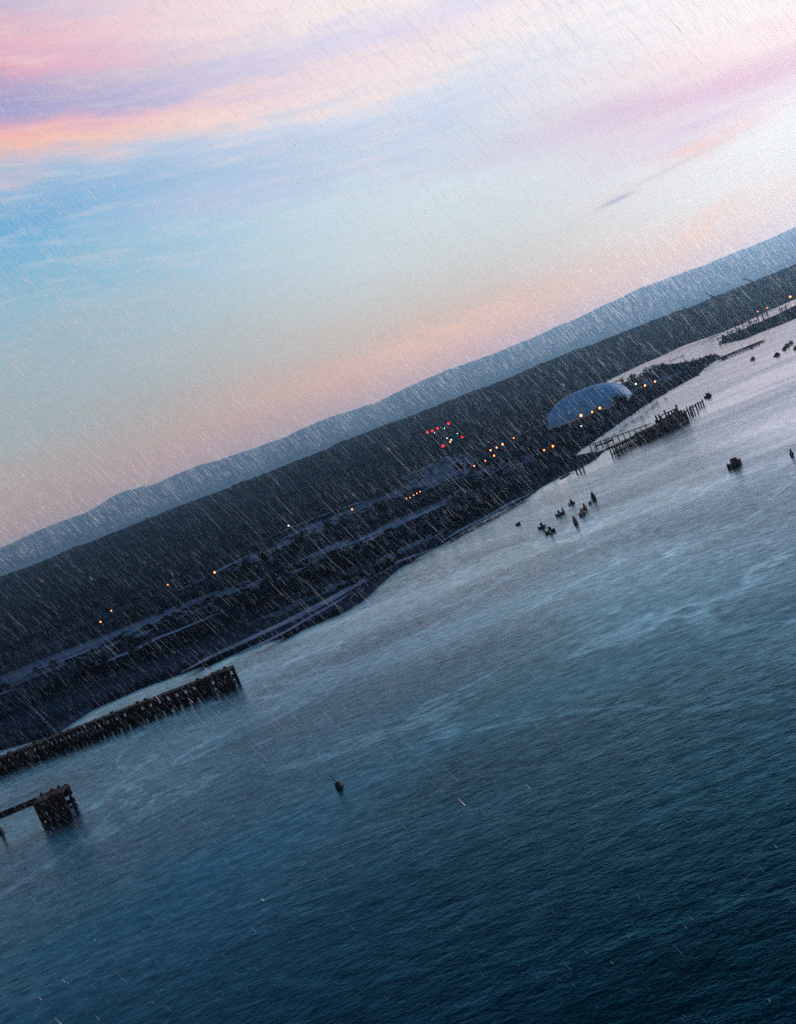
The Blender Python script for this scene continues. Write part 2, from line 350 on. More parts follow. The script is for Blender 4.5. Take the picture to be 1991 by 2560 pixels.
def field(pts, z, mat=None):
    p = rough_line([at(u, v, z).xy for u, v in pts + pts[:1]], 9, 3.0)[:-1]
    bm = bmesh.new(); fc = bm.faces.new([bm.verts.new((a, c, z)) for a, c in p]); bmesh.ops.triangulate(bm, faces=[fc])
    bmesh.ops.recalc_face_normals(bm, faces=bm.faces)
    me = bpy.data.meshes.new('field'); bm.to_mesh(me); bm.free(); o = link('field', me, mat or M['field']); tag(o, kind='structure')
    if me.polygons and me.polygons[0].normal.z < 0: me.flip_normals()
zf = 1.304
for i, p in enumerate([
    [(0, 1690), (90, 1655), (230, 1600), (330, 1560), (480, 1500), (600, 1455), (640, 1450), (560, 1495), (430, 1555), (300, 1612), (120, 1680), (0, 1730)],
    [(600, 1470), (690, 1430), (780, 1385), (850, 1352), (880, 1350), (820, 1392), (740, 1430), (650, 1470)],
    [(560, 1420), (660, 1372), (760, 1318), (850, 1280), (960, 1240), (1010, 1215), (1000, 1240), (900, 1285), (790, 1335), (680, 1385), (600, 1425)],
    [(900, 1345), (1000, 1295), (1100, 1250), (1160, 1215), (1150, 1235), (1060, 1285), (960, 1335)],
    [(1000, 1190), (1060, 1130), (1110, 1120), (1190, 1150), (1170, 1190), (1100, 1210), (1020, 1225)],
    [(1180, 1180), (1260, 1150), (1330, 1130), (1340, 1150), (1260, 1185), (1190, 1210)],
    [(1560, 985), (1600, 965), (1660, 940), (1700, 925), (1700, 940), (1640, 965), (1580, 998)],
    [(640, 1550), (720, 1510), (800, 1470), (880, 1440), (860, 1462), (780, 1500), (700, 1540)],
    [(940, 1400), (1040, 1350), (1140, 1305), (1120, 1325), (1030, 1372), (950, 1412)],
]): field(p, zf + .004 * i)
zz = 1.36
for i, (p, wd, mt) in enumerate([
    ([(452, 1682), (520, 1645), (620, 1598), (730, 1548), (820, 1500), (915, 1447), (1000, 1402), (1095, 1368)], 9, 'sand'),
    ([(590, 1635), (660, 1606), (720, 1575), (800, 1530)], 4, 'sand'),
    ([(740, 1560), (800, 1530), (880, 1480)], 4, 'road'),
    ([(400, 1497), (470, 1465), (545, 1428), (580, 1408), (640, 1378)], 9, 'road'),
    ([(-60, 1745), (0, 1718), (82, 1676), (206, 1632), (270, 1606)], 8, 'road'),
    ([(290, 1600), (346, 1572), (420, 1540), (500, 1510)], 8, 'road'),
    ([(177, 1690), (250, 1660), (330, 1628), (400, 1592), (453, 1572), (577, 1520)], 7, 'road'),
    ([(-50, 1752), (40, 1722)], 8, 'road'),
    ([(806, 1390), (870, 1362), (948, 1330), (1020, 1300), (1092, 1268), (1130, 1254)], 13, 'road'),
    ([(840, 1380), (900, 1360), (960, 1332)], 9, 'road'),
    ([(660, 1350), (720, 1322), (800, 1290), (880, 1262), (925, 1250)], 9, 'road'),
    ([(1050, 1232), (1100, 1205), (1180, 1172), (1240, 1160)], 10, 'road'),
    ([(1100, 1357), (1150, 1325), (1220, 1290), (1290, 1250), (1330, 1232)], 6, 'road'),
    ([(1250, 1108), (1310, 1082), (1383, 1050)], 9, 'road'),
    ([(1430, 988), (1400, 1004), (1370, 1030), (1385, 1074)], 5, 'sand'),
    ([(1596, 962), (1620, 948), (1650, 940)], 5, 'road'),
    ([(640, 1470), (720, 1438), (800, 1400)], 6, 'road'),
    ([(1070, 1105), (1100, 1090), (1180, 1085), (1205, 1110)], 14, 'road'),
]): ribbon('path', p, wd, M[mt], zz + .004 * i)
for p, wd in (([(1700, 953), (1725, 945), (1750, 938)], 2.5), ([(1745, 915), (1762, 908), (1772, 905)], 2.5), ([(1490, 1115), (1515, 1108), (1530, 1100)], 2), ([(1405, 1196), (1425, 1184)], 2),
              ([(1480, 985), (1520, 966), (1550, 950)], 4), ([(1500, 1132), (1525, 1120), (1560, 1106)], 3)):
    p3 = [at(*a) for a in p]; m_ = MB()
    for a, c in zip(p3, p3[1:]):
        for k in range(6):
            q_ = a.lerp(c, k / 6); m_.ball((q_.x, q_.y, .1), wd * random.uniform(.5, .9), .25, 7, 4, .3)
    o = m_.build('sandbar', M['land']); tag(o, kind='structure')

# ---------------------------------------------------------------- trees
def tree_proto(seed, h, r):
    random.seed(seed); root = empty('tree', (0, 0, 0))
    t = MB(); t.tube((0, 0, -.3), (0.1, 0, h * .55), .035 * h, .018 * h, 7)
    for k in range(5):
        a = 1.26 * k + random.random(); t.tube((0, 0, h * (.25 + .05 * k)), (math.cos(a) * r * .6, math.sin(a) * r * .6, h * (.5 + .07 * k)), .014 * h, .005 * h, 5)
    t.build('trunk', M['bark'], root)
    c = MB(); centres = []
    for k in range(16):
        a = random.uniform(0, 6.28); q_ = random.uniform(0, .68) * r; centres.append((math.cos(a) * q_, math.sin(a) * q_, h * random.uniform(.34, .84), r * random.uniform(.26, .46)))
    for cx, cy, cz, cr in centres:
        for k in range(46):
            d = Vector((random.gauss(0, 1), random.gauss(0, 1), random.gauss(0, .8))).normalized() * cr * random.uniform(.6, 1.08)
            p = Vector((cx, cy, cz)) + d; s_ = h * random.uniform(.022, .05); a1 = Vector((random.gauss(0, 1), random.gauss(0, 1), random.gauss(0, 1))).normalized(); a2 = a1.orthogonal().normalized()
            c.add([p - a1 * s_, p + a2 * s_ * .8, p + a1 * s_, p - a2 * s_ * .8], [(0, 1, 2, 3)])
    c.build('crown', M['leaf'], root); return root
protos = [tree_proto(11, 9, 4.2), tree_proto(23, 11, 4.0), tree_proto(31, 7, 3.8), tree_proto(47, 9, 5.0)]
used = set()
def plant(x, y, s, label, group, z=1.3):
    pr = random.choice(protos)
    if pr not in used and len(used) < len(protos): used.add(pr); o = pr
    else:
        o = pr.copy(); C.objects.link(o)
        for ch in pr.children:
            c = ch.copy(); C.objects.link(c); c.parent = o
    o.location = (x, y, z - .1); o.rotation_euler = (0, 0, random.uniform(0, 6.28)); o.scale = (s, s * random.uniform(.9, 1.1), s * random.uniform(.85, 1.15)); tag(o, label, 'tree', group); return o
random.seed(5)
def tree_row(pts, step, jit, s, label, group):
    p = [at(u, v, 1.3) for u, v in pts]
    for a, c in zip(p, p[1:]):
        k = max(1, int((c - a).length / step))
        for j in range(k):
            q_ = a.lerp(c, (j + random.random() * .6) / k); plant(q_.x + random.uniform(-1, 1) * jit * .5, q_.y + random.uniform(-1, 1) * jit, s * random.uniform(.7, 1.25), label, group)
tree_row([(590, 1462), (650, 1430), (700, 1405), (771, 1368), (840, 1338), (890, 1312), (940, 1296), (1000, 1275)], 6.5, 9, .95, 'dark broadleaf tree in the long bushy row between two pale fields', 'trees of the long inland row')
tree_row([(-20, 1800), (60, 1765), (150, 1725), (260, 1690), (360, 1650), (460, 1612), (560, 1570), (640, 1535), (740, 1480), (860, 1430)], 8.5, 8, .7, 'low black tree in the dark belt behind the beach and the long pier', 'trees of the dark belt behind the beach')
tree_row([(-20, 1745), (80, 1700), (170, 1660)], 9, 4, .7, 'black tree beside the pale tracks at the left edge of the shore', 'trees beside the left tracks')
tree_row([(1556, 962), (1600, 945), (1640, 932), (1680, 922)], 4.5, 2, .8, 'round dark tree on the inlet bank beyond the blue dome', 'trees along the inlet bank')
tree_row([(1690, 925), (1715, 918), (1750, 912), (1792, 892)], 5.5, 2.5, .65, 'small dark tree on the narrow tip of the headland', 'trees on the headland tip')
tree_row([(1400, 1088), (1440, 1072), (1480, 1062), (1520, 1040), (1560, 1022), (1600, 1000), (1640, 980)], 6, 5, .7, 'dark tree standing in front of the blue dome above the shore', 'trees in front of the blue dome')
tree_row([(1560, 1022), (1556, 1020)], 1.2, 2, 1.15, 'tallest dark tree in front of the right flank of the blue dome', 'tall trees by the dome flank')
tree_row([(1000, 1392), (1100, 1340), (1200, 1278), (1300, 1225), (1400, 1170), (1470, 1120), (1530, 1078), (1600, 1030), (1660, 985)], 11, 4, .5, 'low dark shrubby tree along the open shore of the bay', 'trees along the open shore')
tree_row([(1130, 1180), (1240, 1175), (1290, 1150), (1350, 1140), (1400, 1120)], 9, 12, .75, 'dark tree among the lamplit fields inland of the inlet', 'trees among the lamplit fields')
tree_row([(1815, 848), (1860, 832), (1900, 815), (1950, 796), (1990, 778), (2060, 750)], 8, 6, .6, 'dark tree on the low island at the right edge', 'trees on the low island')
print('trees', sum(1 for o in bpy.data.objects if o.name.startswith('tree') and o.type == 'EMPTY'))

# undergrowth on the flat land, one mass
random.seed(9); un = MB()
PP = sp + far_pts
k = 0
while k < 2600:
    y = 260 + random.random() ** 1.3 * 900; x = random.uniform(-.48, .55) * y
    if not inside(x, y, PP) or not inside(x, y - 7, PP) or fbm(x / 160, y / 55, 3.) < .03: continue
    k += 1; un.ball((x, y, 1.3), random.uniform(1.2, 3.0), .5, 6, 4, .45)
tag(un.build('undergrowth', M['leaf']), 'dark low scrub covering the coastal flats between fields and tracks', 'scrub', kind='stuff')

# ---------------------------------------------------------------- piers
def pier(name, A, B, width, zt, step, pw, label, board=.3, fascia=1.3, wal=1.5, seed=1, group=None, hole=True):
    random.seed(seed); A = Vector((*A[:2], 0)); B = Vector((*B[:2], 0)); d = B - A; Ln = d.length
    root = empty(name, A, math.atan2(d.y, d.x)); tag(root, label, 'pier', group)
    m = MB(); x = 0
    while x < Ln - .01:
        m.box(x, min(Ln, x + .45), -width / 2, width / 2, zt - .12 + random.uniform(0, .03), zt); x += .5
    m.box(0, Ln, -width / 2 + .1, width / 2 - .1, zt - .3, zt - .125); m.build('deck', M['wood'], root)
    for s_ in (-1, 1):
        MB().box(0, Ln, s_ * width / 2 - .12, s_ * width / 2 + .12, zt - fascia, zt - .14).build('edge_beam', M['wood'], root)
    if wal:
        for s_ in (-1, 1): MB().box(0.02, Ln - .02, s_ * (width / 2) - .16, s_ * (width / 2) + .16, .15, .15 + wal).build('lower_beam', M['wood'], root)
    k = int(Ln / step); pb = MB()
    pl = []
    for i in range(k + 1):
        for s_ in (-1, 1):
            x = min(max(i * step, pw / 2), Ln - pw / 2)
            h_ = zt + random.choice([0, .05, .1, .4])
            pl.append((x, s_, h_))
    for x, s_, h_ in pl[:100]:
        MB().tube((x, s_ * (width / 2 - .02), -1.2), (x + random.uniform(-.08, .08), s_ * (width / 2 - .02), h_), pw / 2, pw / 2 * .9, 8).build('pile', M['wood'], root, True)
    for i in range(k):
        if random.random() < board: pb.box(i * step + pw / 2, (i + 1) * step - pw / 2, -width / 2 + .3, -width / 2 + .4, .2, zt - .4)
        else:
            pb.tube((i * step, -width / 2 + .3, .6), ((i + 1) * step, -width / 2 + .3, zt - .5), .09, .09, 5)
    if pb.v: pb.build('bracing', M['wood'], root)
    return root
pa, pb_ = at(-170, 2000), at(528, 1738)
A1 = at(0, 1926); B1 = at(528, 1722); dd = (B1 - A1); A1 = A1 - dd * .35
pier('timber_pier', A1, B1, 3.2, 3.7, 2.75, 1.3, 'long black timber pier with square gaps between its piles off the left shore', board=.28, fascia=1.0, wal=1.0, seed=3)
C1 = at(534, 1721); D1 = at(592, 1700)
r_ = pier('pier_head', C1, D1, 4.4, 4.1, 2.4, 1.2, 'detached black pier head at the outer end of the long left pier', board=.5, fascia=1.5, wal=1.4, seed=5)
m = MB().tube((1, 1.5, 5), (-.6, 1.5, 9.2), .14, .08, 8); m.build('leaning_post', M['steel'], r_)  # thin leaning pole, carries no lamp
# near pier head lower left
C2 = at(112, 2046); D2 = at(184, 2016)
r2 = pier('landing_stage', C2, D2, 5.5, 4.6, 1.5, .75, 'black timber landing stage on close piles at the end of the lower left gangway', board=.9, fascia=2.6, wal=1.0, seed=8)
E2 = C2 + (D2 - C2).normalized() * .2 + Vector((-.4, 1.2, 0)); dl = (D2 - C2).normalized(); back = E2 - dl * 34
g_ = empty('gangway', (back.x, back.y, 0), math.atan2(dl.y, dl.x)); tag(g_, 'narrow dark gangway leading from the left edge to the black landing stage', 'gangway')
m = MB(); m.box(0, 33.7, -.8, .8, 3.8, 4.05); m.build('deck', M['wood'], g_)
m = MB().box(0, 33.7, -.95, -.82, 3.6, 4.6).box(0, 33.7, .82, .95, 3.6, 4.6); m.build('side_beam', M['wood'], g_)
for k in range(4):
    MB().tube((k * 8, 0, -1), (k * 8, 0, 3.8), .25, .22, 8).build('pile', M['wood'], g_)
m = MB()
for k in range(14):
    a = 6.2832 * k / 14; c_ = 6.2832 * (k + 1) / 14; m.tube((2.4 + .38 * math.cos(a), 2.6, 5.1 + .38 * math.sin(a)), (2.4 + .38 * math.cos(c_), 2.6, 5.1 + .38 * math.sin(c_)), .1, .1, 6)
m.build('light_spot_ring', M['pink'], r2)  # pink ring stands in for a small reddish light spot
# right-hand piers
pier('timber_pier', at(1478, 1124), at(1632, 1069), 2.4, 2.6, 3.2, .45, 'slim pale jetty on thin legs running to the ruined pier', board=.0, fascia=.35, wal=0, seed=11)
pier('timber_pier', at(1535, 1136), at(1606, 1100), 3.2, 3.9, 2.5, .7, 'black jetty section on tall closely set piles left of the ruined pier', board=.15, fascia=1.0, wal=.4, seed=12)
r3 = pier('timber_pier', at(1604, 1104), at(1712, 1052), 6.0, 4.6, 2.2, 1.1, 'ruined black pier with broken timber walls rising from its deck', board=.9, fascia=2.0, wal=1.8, seed=13)
Ln3 = (at(1712, 1052) - at(1604, 1104)).length
random.seed(4); m = MB()
for k in range(16):
    x = Ln3 * (.45 + .55 * k / 16); hh = random.choice([1.5, 2.5, 3.5, 5.2, 6.0]) if k not in (5, 6) else .8
    m.box(x, x + Ln3 * .026, 1.2 + random.uniform(-.2, .2), 1.6, 4.55, 4.6 + hh * .8)
m.box(Ln3 * .5, Ln3 * .98, -1.4, -1.1, 4.55, 6.0).box(Ln3 * .62, Ln3 * .98, 1.25, 1.55, 7.2, 7.8)
m.build('broken_wall', M['wood'], r3)
for i, (u, v, nn, hh, lab) in enumerate([(1716, 1041, 3, 4.6, 'tight cluster of leaning black piles just off the end of the ruined pier'), (1730, 1031, 3, 4.2, 'middle cluster of black piles beyond the ruined pier'),
                                    (1741, 1020, 4, 3.0, 'outer cluster of short black piles near the lone mooring boat'), (1443, 1182, 3, 2.2, 'pair of stubby reddish posts standing close to the shore')]):
    p = at(u, v); o = empty('mooring_piles', p, R(20)); tag(o, lab, 'mooring piles', 'mooring pile clusters')
    for k in range(nn):
        MB().tube((k * 1.9, random.uniform(-.8, .8), -1), (k * 1.9 + random.uniform(-.3, .3), 0, hh * random.uniform(.8, 1.1)), .42, .38, 8).build('pile', M['wood'], o)
    MB().box(-.5, (nn - 1) * 1.9 + .5, -.25, .25, hh * .55, hh * .55 + .45).build('cross_beam', M['wood'], o)
# long far breakwater
a_, b2 = at(1797, 899), at(1911, 853)
r4 = pier('breakwater', a_, b2, 3.0, 1.6, 4.5, .7, 'very long low dark breakwater reaching out from the tip of the headland', board=.7, fascia=.5, wal=.5, seed=21)
a_, b2 = at(1800, 905), at(1900, 862)
pier('breakwater', a_, b2, 1.2, .7, 5, .4, 'thin low boom lying in the water alongside the long breakwater', board=0, fascia=.3, wal=0, seed=22)
# gantry on the headland
p = at(1682, 922, 1.3); q_ = at(1716, 908, 1.3); d = q_ - p
gt = empty('gantry', p, math.atan2(d.y, d.x)); tag(gt, 'thin dark gantry of two posts and a beam above the headland trees', 'gantry'); Lg = d.length
MB().box(-.4, Lg + .4, -.4, .4, 8.0, 8.7).build('beam', M['steel'], gt)
for x in (0, Lg * .96): MB().tube((x, 0, -1), (x, 0, 8), .35, .3, 8).build('post', M['steel'], gt)
MB().tube((Lg * .95, 0, 8.7), (Lg * .95, 0, 11.4), .3, .2, 8).build('finial', M['steel'], gt)
# frames on the island quay
for i, (u, v, wd, hh, lab) in enumerate([(1812, 852, 14, 10, 'low dark frame at the left end of the island'), (1838, 838, 16, 12, 'open dark frame over the water strip, second from the island end'),
                                    (1862, 826, 20, 19, 'dark cross braced frame, tallest of the middle of the island'), (1885, 814, 10, 11, 'small dark frame between the two tall frames of the island'),
                                    (1912, 806, 14, 21, 'tall twin post frame right of the middle of the island'), (1962, 784, 9, 15, 'slim dark frame near the orange lamp at the right edge')]):
    p = at(u, v, 1.6); hh *= .72; o = empty('quay_frame', p, R(4)); tag(o, lab, 'frame', 'dark frames on the low island')
    for x in (-wd / 2, -wd / 6 if i % 2 else 0, wd / 2): MB().box(x - .5, x + .5, -.5, .5, -.5, hh * random.uniform(.8, 1.0)).build('post', M['steel'], o)
    MB().box(-wd / 2 - 1.5, wd / 2 + 1.5, -.4, .4, hh * .62, hh * .62 + .9).build('beam', M['steel'], o)
    MB().tube((-wd / 2, 0, 0), (wd / 2, 0, hh * .6), .35, .35, 6).build('brace', M['steel'], o)

# ---------------------------------------------------------------- blue dome
pL, pR = at(1382, 1074, 1.3), at(1592, 992, 1.3); cc = (pL + pR) / 2; cc.y += 12; rad = (pR - pL).length / 2
dm = empty('dome_hall', (cc.x, cc.y, 1.3), math.atan2((pR - pL).y, (pR - pL).x)); tag(dm, 'large smooth blue domed hall with a rim coloured like sheen behind the shore trees', 'domed hall')
nu, nv = 64, 14; vs = []; DH = 21.0
for j in range(nv + 1):
    t = j / nv * math.pi / 2
    for i in range(nu):
        a = 6.2832 * i / nu; rr_ = rad * math.cos(t) ** .72
        if j == nv: rr_ = .3
        vs.append((rr_ * math.cos(a), rr_ * .62 * math.sin(a), .8 + DH * math.sin(t)))
fs = [(j * nu + i, j * nu + (i + 1) % nu, (j + 1) * nu + (i + 1) % nu, (j + 1) * nu + i) for j in range(nv) for i in range(nu)] + [tuple(nv * nu + i for i in range(nu))]
MB().add(vs, fs).build('roof', M['dome'], dm, True)
m = MB()
for i in range(nu):
    a, c_ = 6.2832 * i / nu, 6.2832 * (i + 1) / nu; m.tube(((rad + .4) * math.cos(a), (rad + .4) * .62 * math.sin(a), 1), ((rad + .4) * math.cos(c_), (rad + .4) * .62 * math.sin(c_), 1), .9, .9, 6)
m.build('rim', M['rim'], dm)  # ring added to carry the painted edge sheen
for k in range(0, nu, 4):
    m = MB(); idx = [vs[j * nu + k] for j in range(nv)]
    for a, c_ in zip(idx, idx[1:]): m.tube(Vector(a) * 1.002, Vector(c_) * 1.002, .14, .14, 5)
    m.build('seam', M['seam'], dm)
m = MB().box(-3, 3, -rad * .62 - 2.2, -rad * .62 + 2, -.2, 4); m.build('entrance', M['steel'], dm)

# ---------------------------------------------------------------- cranes on the far shore
for i, (tu, tv, bu, bv, lab, th) in enumerate([(1706, 767, 1786, 822, 'leaning crane with a thick dark boom, leftmost and lowest of the three', 3.6), (1762, 731, 1842, 782, 'leaning crane with a thin boom crossing the ridge, middle of the three', 2.0),
                                          (1858, 695, 1950, 738, 'leaning crane with a long thin boom, rightmost of the three', 2.2)]):
    b0 = hit(bu, bv); d = ray(tu, tv); t = b0.y / d.y; tip = Vector((d.x * t, d.y * t, H + d.z * t))
    o = empty('crane', b0); tag(o, lab, 'crane', 'leaning cranes beyond the far shore')
    MB().box(-4, 4, -4, 4, -1, 5, .8).build('base', M['steel'], o); MB().box(-2.5, 2.5, -2.5, 2.5, 5, 11, .3).build('cab', M['steel'], o)
    s0 = Vector((0, 0, 8)); e0 = tip - b0; dr = (e0 - s0); px_ = dr.cross(Vector((0, 1, 0))).normalized(); m = MB()
    for sgn in (-1, 1):
        for yy in (-1, 1): m.tube(s0 + px_ * th * sgn + Vector((0, th * yy, 0)), e0 + px_ * .25 * sgn + Vector((0, .25 * yy, 0)), .55 * th / 2 + .3, .45, 5)
    for k in range(24):
        a = s0.lerp(e0, k / 24); c_ = s0.lerp(e0, (k + 1) / 24); w0 = th * (1 - k / 24) + .2; w1_ = th * (1 - (k + 1) / 24) + .2; sgn = 1 if k % 2 else -1
        m.tube(a + px_ * w0 * sgn, c_ - px_ * w1_ * sgn, .5, .4, 5)
    m.build('boom', M['steel'], o)
    m = MB().tube((3, 0, 11), (5, 0, 19), .4, .3, 6).tube((5, 0, 19), s0.lerp(e0, .6), .12, .12, 4); m.build('stay', M['steel'], o)

# ---------------------------------------------------------------- boats and buoys
def boat(u, v, Lb, rot, label, cabin=True, mast=0, hgt_=1.0, group='small boats moored in the bay'):
    p = at(u, v); o = empty('boat', p, R(rot)); tag(o, label, 'boat', group); bw = Lb * .2; nS = 9; vs = []
    for i in range(nS + 1):
        t = i / nS; x = (t - .5) * Lb; w_ = bw * (1 - max(0, t - .35) ** 2 / .4225) ** .8 if t < 1 else .02; w_ = max(w_, .03); sh = hgt_ * (.75 + .35 * t * t)
        for yy, z_ in ((-w_, sh), (-w_ * .85, .1), (-w_ * .3, -.35), (w_ * .3, -.35), (w_ * .85, .1), (w_, sh)): vs.append((x, yy, z_))
    fs = [(i * 6 + k, i * 6 + k + 1, (i + 1) * 6 + k + 1, (i + 1) * 6 + k) for i in range(nS) for k in range(5)] + [(5, 4, 3, 2, 1, 0)]
    MB().add(vs, fs).build('hull', M['hull'], o, True)
    dk = []
    for i in range(nS + 1): dk += [(vs[i * 6][0], vs[i * 6][1] * .97, vs[i * 6][2] - .12), (vs[i * 6 + 5][0], vs[i * 6 + 5][1] * .97, vs[i * 6 + 5][2] - .12)]
    MB().add(dk, [(2 * i, 2 * i + 1, 2 * i + 3, 2 * i + 2) for i in range(nS)]).build('deck', M['hull'], o)
    if cabin:
        MB().box(-Lb * .22, Lb * .18, -bw * .72, bw * .72, hgt_ * .75, hgt_ * 1.0 + 1.15, .22).build('cabin', M['hull'], o)
        MB().box(-Lb * .5 - .35, -Lb * .5 + .05, -.18, .18, -.2, hgt_ + .3).build('outboard_motor', M['hull'], o)
    if mast: MB().tube((Lb * .1, 0, hgt_ * .8), (Lb * .1 - .3, 0, mast), .09, .05, 6).build('mast', M['steel'], o)
    return o
boat(1486, 1248, 4.6, 75, 'dark moored boat with a thin mast, farthest out of the close group of boats', True, 6.5, 1.5)
boat(1477, 1259, 1.6, 30, 'tiny dark tender between the masted boat and its neighbour', False)
boat(1465, 1272, 3.4, 60, 'dark cabin boat just inshore of the tiny tender', True)
boat(1459, 1286, 3.4, 40, 'dark cabin boat almost touching its twin, nearer the camera', True)
boat(1440, 1308, 3.9, 80, 'broad dark cabin boat, nearest the camera in the close group', True, 0, 1.3)
boat(1431, 1260, 2.6, 20, 'small dark boat alone on the shore side of the close group', True, 0, .7)
boat(1410, 1281, 2.6, 70, 'small dark boat with a stub mast beside a paired boat', True, 2.6, .8)
boat(1400, 1288, 2.5, 10, 'small dark boat on the left of the middle pair', True, 0, .8)
boat(1357, 1319, 2.8, 10, 'small dark boat with a mast, left of the pair nearest the beach', True, 3.6, .7)
boat(1378, 1331, 3.3, 0, 'dark cabin boat on the right of the pair nearest the beach', True, 0, .9)
boat(1296, 1312, 1.9, 0, 'tiny dark dinghy alone, leftmost of the moored boats', False, 0, .9)
boat(1840, 1164, 5.4, 20, 'large dark moored boat alone in the open water at the right', True, 0, 1.5)
boat(1981, 1137, 3.0, 60, 'dark boat by the right edge, level with the large lone boat', True, 0, .8)
boat(1772, 992, 5.2, 20, 'dark boat lying off the outermost pile cluster', True, 0, 1.3)
for u, v, lb, lab in ((1944, 889, 5.2, 'dark far boat, leftmost and nearest of the scattered far boats'), (1962, 874, 3.4, 'small far boat, second from the left of the scattered far boats'), (1970, 866, 7, 'widest of the scattered far boats'),
                      (1979, 859, 5, 'dark far boat just beyond the widest one'), (1991, 872, 6, 'dark far boat cut by the right edge'), (1884, 899, 5.0, 'lone dark far boat below the end of the breakwater'),
                      (1881, 870, 4.5, 'dark far boat close beside the long breakwater'), (1812, 896, 5.4, 'dark far boat at the root of the long breakwater')):
    boat(u, v, lb, random.uniform(0, 60), lab, True, 0, 1.2, 'far boats beyond the piers')
# mooring buoy with a leaning pole
p = at(848, 1968); o = empty('buoy', p); tag(o, 'small black mooring buoy with a leaning pole alone in the dark foreground water', 'buoy')
MB().tube((0, 0, -.5), (0, 0, .75), .62, .58, 14).tube((0, 0, .75), (0, 0, 1.0), .58, .2, 14).build('float', M['hull'], o)
MB().tube((0, 0, .9), (-.55, 0, 2.3), .12, .06, 8).build('pole', M['steel'], o); MB().ball((-.58, 0, 2.35), .16).build('topmark', M['hull'], o)
MB().tube((.35, 0, .1), (1.05, 0, -.15), .22, .1, 8).build('mooring_chain', M['steel'], o)
p = at(2, 2080); o = empty('buoy', p); tag(o, 'round dark buoy cut by the left edge below the gangway', 'buoy')
MB().ball((0, 0, .35), .75, .9, 14, 9).build('float', M['hull'], o, True); MB().tube((0, 0, .9), (0, 0, 1.35), .1, .1, 8).build('ring_eye', M['steel'], o)

# ---------------------------------------------------------------- lamps
EO = emit('amber_lamp', (1, .22, .04), 5); EW = emit('white_lamp', (.6, 1, .8), 2.2); ER = emit('red_lamp', (1, .014, .014), 3.5); EP = emit('warm_lamp', (1, .28, .10), 5)
def lamp(u, v, px, em, kind, label, group, hp=6):
    b0 = hit(u, v, hp); dist = math.hypot(b0.x, b0.y); r_ = px * 1.25 * dist / FPX
    o = empty(kind, b0); tag(o, label, 'lamp', group)
    MB().tube((0, 0, -.5), (0, 0, hp), .12, .07, 6).build('pole', M['steel'], o)
    MB().box(-r_ * .5, r_ * .5, -r_ * .3, r_ * .3, hp + r_ * 1.0, hp + r_ * 1.25).build('hood', M['steel'], o)
    MB().ball((0, 0, hp), r_, 1, 8, 6).build('lamp_head', em, o, True)
lamps = [
 (1453, 1039, 2.6, EP, 'brightest pinkish lamp, left of the three in front of the blue dome'), (1481, 1030, 1.7, EP, 'middle lamp of the three in front of the blue dome'), (1500, 1020, 2.2, EP, 'right lamp of the three in front of the blue dome'),
 (1454, 1066, 1.4, EW, 'greenish white lamp low under the blue dome'), (1590, 960, 1.7, EW, 'greenish white lamp on the headland beyond the dome'), (1613, 964, 1.7, EP, 'middle lamp of the three on the headland'), (1638, 954, 1.5, EP, 'right lamp of the three on the headland'),
 (1383, 1116, 2.2, EO, 'strong amber lamp inland of the inlet, right of its pair'), (1361, 1126, 1.7, EO, 'amber lamp inland of the inlet, left of its pair'), (1285, 1096, 1.2, EO, 'faint amber lamp alone above the inland lamp row'),
 (1257, 1111, 1.9, EP, 'right and brightest lamp of the sloping inland row of three'), (1242, 1119, 1.6, EP, 'middle lamp of the sloping inland row of three'), (1227, 1126, 1.6, EP, 'left lamp of the sloping inland row of three'),
 (1236, 1140, 1.8, EO, 'amber lamp just under the sloping inland row of three'), (1214, 1152, 1.3, EO, 'dim amber lamp below and left of the sloping row'), (1186, 1165, 1.3, EP, 'dim pink lamp, lowest left of the inland lamps'),
 (1017, 1247, .9, EP, 'first small lamp from the left in the tight row of five'), (1026, 1244, .9, EP, 'second small lamp from the left in the tight row of five'), (1035, 1239, .9, EP, 'middle small lamp in the tight row of five'),
 (1043, 1234, .9, EP, 'fourth small lamp from the left in the tight row of five'), (1051, 1230, 1.0, EO, 'last and brightest small lamp in the tight row of five'),
 (537, 1431, 2.0, EO, 'strong amber lamp beside the long pale track on the left land'), (420, 1462, 1.3, EO, 'small amber lamp just above the end of the long pale track'), (279, 1527, 1.2, EP, 'small pale lamp, right of the leftmost pair'),
 (252, 1555, 1.6, EO, 'orange lamp, lowest and leftmost on the dark land'), (722, 1315, 1.5, EW, 'lone greenish white lamp above the long tree row'), (881, 1274, 1.7, EO, 'lone amber lamp at the edge of the field above the tree row'),
 (1976, 742, 1.9, EO, 'yellow lamp above the island at the right edge'), (1895, 779, .9, EP, 'faint pink lamp over the middle of the island'), (1918, 770, .8, EP, 'faint lamp right of the middle of the island')]
for u, v, px, em, lab in lamps: lamp(u, v, px, em, 'street_lamp', lab, 'lamps lit on the land')
